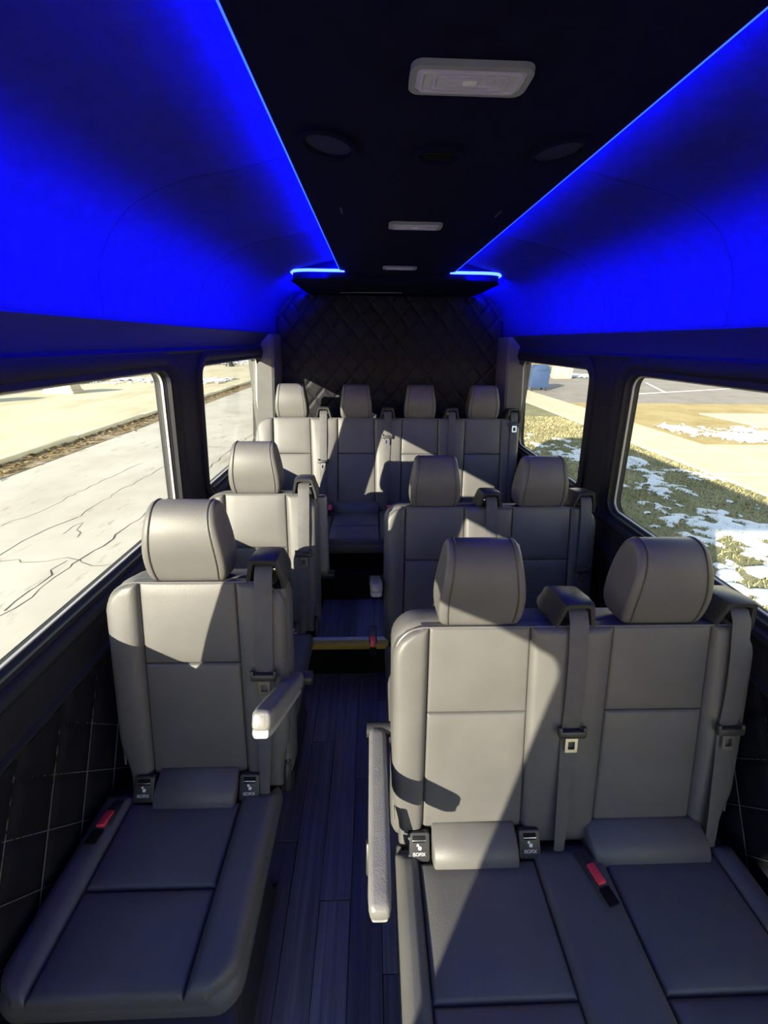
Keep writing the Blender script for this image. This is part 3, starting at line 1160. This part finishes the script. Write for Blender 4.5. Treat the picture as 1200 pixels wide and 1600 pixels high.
# rear bench
BX = .11
bx = [-.52, -.105, .31, .725]
b1 = make_seat('bench_seat', 'four-place black leather rear bench across the back under the quilted wall', None, (BX, 2.35, 0),
               -.745 - BX, .965 - BX, [c - BX for c in bx], .118, [-.315 - BX, .10 - BX, .517 - BX, .925 - BX], .18, iso=(),
               bucks=[(-.270 - BX, .05, .5, 0, .035), (.105 - BX, .05, .5, 0, .035), (.53 - BX, .05, .5, 0, .035)], arms=(), cw=(-.745 - BX, .965 - BX), cl=.405, hr=.98, tongues=[.27, .43, .20, .515], legs=False)


# ------------------------------------------------------------------ outside
GZ = -.66
o = MB().add([(-90, -60, GZ - .03), (90, -60, GZ - .03), (90, 130, GZ - .03), (-90, 130, GZ - .03)], [(0, 1, 2, 3)]).build('ground', 'dry_turf', smooth=False)
tag(o, 'winter ground around the van', None, None, 'structure')


def flat(name, label, mat, x0, x1, y0, y1, z, th=.06):
    o = MB().add(*rbox(((x0 + x1) / 2, (y0 + y1) / 2, z - th / 2), (x1 - x0, y1 - y0, th), 0)).build(name, mat, smooth=False)
    return tag(o, label, None, None, 'structure')


road = flat('road', 'pale cracked road beside the van', 'road', -6.45, 1.55, -30, 110, GZ + .02)


def crack(pts, wd):
    """thin jagged open crack lying in the road"""
    P = []
    for (a, b) in zip(pts, pts[1:]):
        a, b = Vector((*a, 0)), Vector((*b, 0))
        n = max(2, int((b - a).length / .12))
        for k in range(n):
            q = a.lerp(b, k / n)
            P.append(q + Vector((random.uniform(-.035, .035), random.uniform(-.05, .05), 0)))
    P.append(Vector((*pts[-1], 0)))
    vs, fs = [], []
    for i, p in enumerate(P):
        d = (P[min(i + 1, len(P) - 1)] - P[max(i - 1, 0)]).normalized()
        nn = Vector((-d.y, d.x, 0)) * wd * .7 * random.uniform(.3, 1)
        vs += [p + nn + Vector((0, 0, GZ + .022)), p - nn + Vector((0, 0, GZ + .022)), p + Vector((0, 0, GZ + .0235))]
    for i in range(len(P) - 1):
        k = i * 3
        fs += [(k, k + 3, k + 5, k + 2), (k + 2, k + 5, k + 4, k + 1)]
    MB().add(vs, fs).build('crack', 'crack', road, smooth=False)


CRACKS = [
    ([(-3.3, 2.84), (-3.24, 3.12), (-3.26, 3.85), (-3.22, 4.31), (-3.2, 4.98), (-3.19, 6.05), (-3.16, 7.35), (-3.18, 8.74), (-3.1, 14)], .014),
    ([(-4.24, 3.92), (-4.22, 4.51), (-4.06, 4.94)], .011),
    ([(-4.09, 3.76), (-3.71, 3.79), (-3.33, 3.83), (-3.2, 3.71), (-2.72, 3.64)], .009),
    ([(-4.87, 4.66), (-4.68, 5.11), (-4.72, 5.65), (-4.6, 7.5)], .008),
    ([(-4.06, 4.94), (-4.11, 6.02), (-4.02, 6.86), (-4.05, 9.0)], .008),
    ([(-3.92, 4.42), (-3.9, 4.79), (-3.66, 4.33)], .008),
    ([(-3.42, 3.73), (-3.33, 3.30), (-3.32, 2.9)], .012),
    ([(-2.4, 9.0), (-3.18, 8.74), (-4.2, 8.9)], .01)]
for pts, wd in CRACKS:
    crack(pts, wd)

# gutter, far kerb, verge
flat('road_gutter', 'gutter full of brown leaf dirt along the far kerb', 'gutter_dirt', -7.15, -6.45, -30, 110, GZ + .03)
kb = bpy.data.objects.new('kerb', None)
C.objects.link(kb)
kb.location = (-7.25, 0, GZ)
tag(kb, 'concrete kerb across the road', None, None, 'structure')
kme = None
for i in range(14):
    if kme is None:
        oo = MB().add(*rbox((0, 0, .05), (.2, 2.98, .16), .02)).build('kerb_stone', 'concrete', kb)
        kme = oo.data
    else:
        oo = bpy.data.objects.new('kerb_stone', kme)
        C.objects.link(oo)
        oo.parent = kb
    oo.location = (0, 2 + i * 3.0, 0)
mb = MB()
for i in range(2600):
    x, y = random.gauss(-6.95, .22), random.uniform(3, 30)
    a = random.uniform(0, 2 * PI)
    s = random.uniform(.02, .07)
    z = GZ + .032 + random.uniform(0, .03)
    d, e = Vector((math.cos(a) * s, math.sin(a) * s, random.uniform(-.01, .02))), Vector((-math.sin(a) * s * .6, math.cos(a) * s * .6, random.uniform(-.01, .02)))
    c = Vector((x, y, z))
    mb.add([c - d, c + e, c + d, c - e], [(0, 1, 2, 3)])
tag(mb.build('leaf_litter', 'leaf', smooth=False), 'brown dead leaves lying in the gutter across the road', 'leaf litter', None, 'stuff')
flat('lawn_verge', 'bleached pale verge beyond the far kerb', 'pale_verge', -15.2, -7.35, -30, 110, GZ + .06)
flat('side_street', 'brown-grey side street beyond the pale verge', 'asphalt', -40, -15.2, 8, 75, GZ + .03)

# right-hand side: grass, footpath slabs, car park
flat('grass_strip', 'greenish winter grass strip beside the van', 'turf', 1.85, 6.45, -30, 110, GZ + .04)
flat('kerb', 'concrete kerb right under the right-hand windows', 'concrete', 1.55, 1.85, -30, 110, GZ + .05)
pv = bpy.data.objects.new('pavement', None)
C.objects.link(pv)
pv.location = (7.3, 0, GZ)
tag(pv, 'pale concrete footpath running along the grass strip', None, None, 'structure')
sme = None


def slab_at(x, y, sx=1.0, sy=1.0):
    global sme
    if sme is None:
        oo = MB().add(*rbox((0, 0, .02), (1.70, 1.70, .08), .012, 1)).build('slab', 'concrete', pv, smooth=False)
        sme = oo.data
    else:
        oo = bpy.data.objects.new('slab', sme)
        C.objects.link(oo)
        oo.parent = pv
    oo.location = (x - 7.3, y, random.uniform(-.004, .004))
    oo.scale = (sx, sy, 1)


for i in range(16):
    slab_at(7.35, 2.5 + i * 1.72)
for i in range(6):
    slab_at(9.08 + i * 1.72, 8.3, 1, .95)
flat('parking_lot', 'grey car park surface beyond the tan grass', 'asphalt', 8.3, 60, 16.4, 45, GZ + .03)
flat('dry_lawn', 'tan dry grass between footpath and car park', 'dry_turf', 8.25, 60, 9.2, 16.4, GZ + .045)
flat('concrete_apron', 'pale concrete apron at the right edge of the tan grass', 'concrete', 11.8, 20.0, 11.4, 13.8, GZ + .07)
for i, (x, y, ln, a) in enumerate(((16.85, 23.6, 5.8, .445), (18.3, 21.85, 13.4, 1.186))):
    o = MB().add(*rbox((0, 0, 0), (.14, ln, .012), .004)).build('parking_line', 'white', None, (x, y, GZ + .036))
    o.rotation_euler = (0, 0, -a)
    tag(o, ('short white painted line on the car park, slanting steeply', 'long white painted line lying straight across the car park')[i], 'road marking', 'car park lines')


# ---- snow: raised irregular patches
def vnoise(X, Y, s, seed):
    rs = np.random.RandomState(seed)
    g = rs.rand(256, 256)
    x, y = X * s, Y * s
    xi, yi = np.floor(x).astype(int), np.floor(y).astype(int)
    fx, fy = x - xi, y - yi
    fx, fy = fx * fx * (3 - 2 * fx), fy * fy * (3 - 2 * fy)
    G = lambda a, b: g[a % 256, b % 256]
    return (G(xi, yi) * (1 - fx) + G(xi + 1, yi) * fx) * (1 - fy) + (G(xi, yi + 1) * (1 - fx) + G(xi + 1, yi + 1) * fx) * fy


def snow_patch(name, label, x0, x1, y0, y1, step, dens, z, seed, thick=.05):
    nx, ny = int((x1 - x0) / step), int((y1 - y0) / step)
    X, Y = np.meshgrid(np.linspace(x0, x1, nx + 1), np.linspace(y0, y1, ny + 1))
    f = .26 * vnoise(X, Y, .9, seed) + .27 * vnoise(X, Y, 2.3, seed + 1) + .27 * vnoise(X, Y * .8, 5.5, seed + 2) + .26 * vnoise(X * .8, Y, 12, seed + 3)
    v = f - dens(X, Y)
    hgt = np.clip(v, -.03, .25)
    Z = z + np.where(hgt > 0, np.sqrt(np.clip(hgt, 0, 1)) * thick * 2, hgt * 2)
    n = nx + 1
    keep = (v[:-1, :-1] > -.03) & (v[1:, 1:] > -.03) & (v[:-1, 1:] > -.03) & (v[1:, :-1] > -.03)
    ii = (np.arange(ny)[:, None] * n + np.arange(nx)[None, :])[keep]
    fs = np.stack([ii, ii + 1, ii + n + 1, ii + n], -1)
    used = np.unique(fs)
    remap = np.full(X.size, -1)
    remap[used] = np.arange(used.size)
    vs = np.stack([X.ravel()[used], Y.ravel()[used], Z.ravel()[used]], -1)
    mb = MB()
    mb.v, mb.f = vs.tolist(), remap[fs].tolist()
    o = mb.build(name, 'snow', angle=180)
    return tag(o, label, 'snow', 'snow patches', 'stuff')


def dens_main(X, Y):
    # thick in a band running away from the van's side, thinning to single flecks
    c = 4.55 + .13 * np.clip(Y - 4.2, -1.5, 3) - .45 * np.clip(Y - 7.6, 0, 2.4)
    d = np.abs(X - c) / .8
    return .555 + .17 * np.clip(d - .45, 0, 1.1) + .015 * np.clip(Y - 8, 0, 5)


snow_patch('snow_patch', 'melting snow spread over the greenish grass strip right of the van', 2.0, 6.4, 2.2, 15.0, .027, dens_main, GZ + .04, 11)
snow_patch('snow_patch', 'snow lying on the tan grass beyond the footpath', 8.5, 13, 9.3, 12, .04,
           lambda X, Y: .42 + .25 * np.clip(np.hypot((X - 10.3) / 1.9, (Y - 10.3) / .85) - .6, 0, 2), GZ + .05, 31)
snow_patch('snow_patch', 'long snow ridge at the far side of the car park', 10, 40, 29.5, 34, .12, lambda X, Y: .40 + .25 * np.clip(np.abs(Y - 31.5) / 1.5 - .5, 0, 2), GZ + .05, 51, .09)
snow_patch('snow_patch', 'snow bank on the pale verge far down the road to the left', -22, -8.5, 21, 26.5, .10, lambda X, Y: .44 + .25 * np.clip(np.abs(Y - 24) / 1.6 - .4, 0, 2), GZ + .07, 71, .10)
snow_patch('snow_patch', 'distant snow strips beside the far end of the road at the left', -30, -7.5, 41, 66, .16, lambda X, Y: .47 + .1 * np.sin(Y * .9), GZ + .07, 91, .10)

# grass blades on the near strip
mb = MB()
for i in range(26000):
    y = random.uniform(2.2, 13)
    x = random.uniform(1.9, 6.42)
    a = random.uniform(0, 2 * PI)
    h = random.uniform(.02, .06)
    wd = .006 + .0012 * y
    b = Vector((x, y, GZ + .038))
    d = Vector((math.cos(a), math.sin(a), 0)) * wd
    mb.add([b - d, b + d, b + Vector((random.uniform(-.05, .05), random.uniform(-.05, .05), h))], [(0, 1, 2)])
tag(mb.build('grass', 'grass_blade', smooth=False), 'short winter grass growing on the strip right of the van', 'grass', None, 'stuff')

# street furniture
t = thing('collection_bin', 'blue collection bin on short feet by the far footpath', 'bin', (8.76, 21.2, GZ + .03))
MB().add(*slab(rrect(-.46, .46, .16, 1.28, (.03, .03, .28, .28), 7), -.35, .35, .02)).xf(lambda p: Vector((p.x, p.z, p.y))).build('body', 'bin_blue', t, angle=40)
MB().add(*rbox((0, -.36, 1.08), (.55, .05, .16), .015)).build('hatch', 'bin_blue', t)
for sx in (-1, 1):
    for sy in (-1, 1):
        MB().add(*rbox((sx * .38, sy * .27, .08), (.07, .07, .17), .01)).build('foot', 'plastic', t)
t = thing('utility_cabinet', 'beige utility cabinet on the far side of the car park', 'cabinet', (13.55, 28.8, GZ + .03))
MB().add(*rbox((0, 0, .45), (1.3, .6, .88), .03)).build('body', 'beige', t)
MB().add(*rbox((0, 0, .91), (1.38, .68, .06), .02)).build('lid', 'beige', t)
for sx in (-1, 1):
    MB().add(*rbox((sx * .31, -.305, .45), (.58, .02, .72), .01)).build('door', 'beige', t)
blk = None
for x, y, lab in ((-13.6, 18.0, 'grey concrete block on the pale verge across the road, the farther of two'), (-14.9, 14.9, 'grey concrete block at the far left edge of the pale verge')):
    if blk is None:
        blk = thing('concrete_block', lab, 'concrete block', (x, y, GZ + .06), 'concrete blocks across the road')
        secs = [[(a * k, b * k, z) for a, b in rrect(-.66, .66, -.35, .35, .04, 4)] for k, z in ((1, 0), (1, .12), (.93, .16), (.86, .52), (.83, .55))]
        MB().add(*loft(secs)).build('body', 'beige', blk)
        MB().add(*rbox((0, 0, .555), (.5, .06, .03), .01)).build('lifting_bar', 'plastic', blk)
        q = blk
    else:
        q = copy_tree(blk)
        q.location = (x, y, GZ + .06)
        tag(q, lab)
t = thing('lamp_post', 'dark lamp post with a flared foot far down the road at the left', 'lamp post', (-13.2, 38.5, GZ + .06))
n = 12
cr = lambda r, z: [(r * math.cos(2 * PI * k / n), r * math.sin(2 * PI * k / n), z) for k in range(n)]
MB().add(*loft([cr(.42, 0), cr(.40, .1), cr(.2, .5), cr(.13, .9), cr(.12, 1.1)])).build('foot', 'plastic', t)
MB().add(*loft([cr(.10, 1.1), cr(.07, 5.5)])).build('pole', 'plastic', t)
MB().add(*rbox((.35, 0, 5.5), (.9, .22, .12), .03)).build('lamp_head', 'plastic', t)
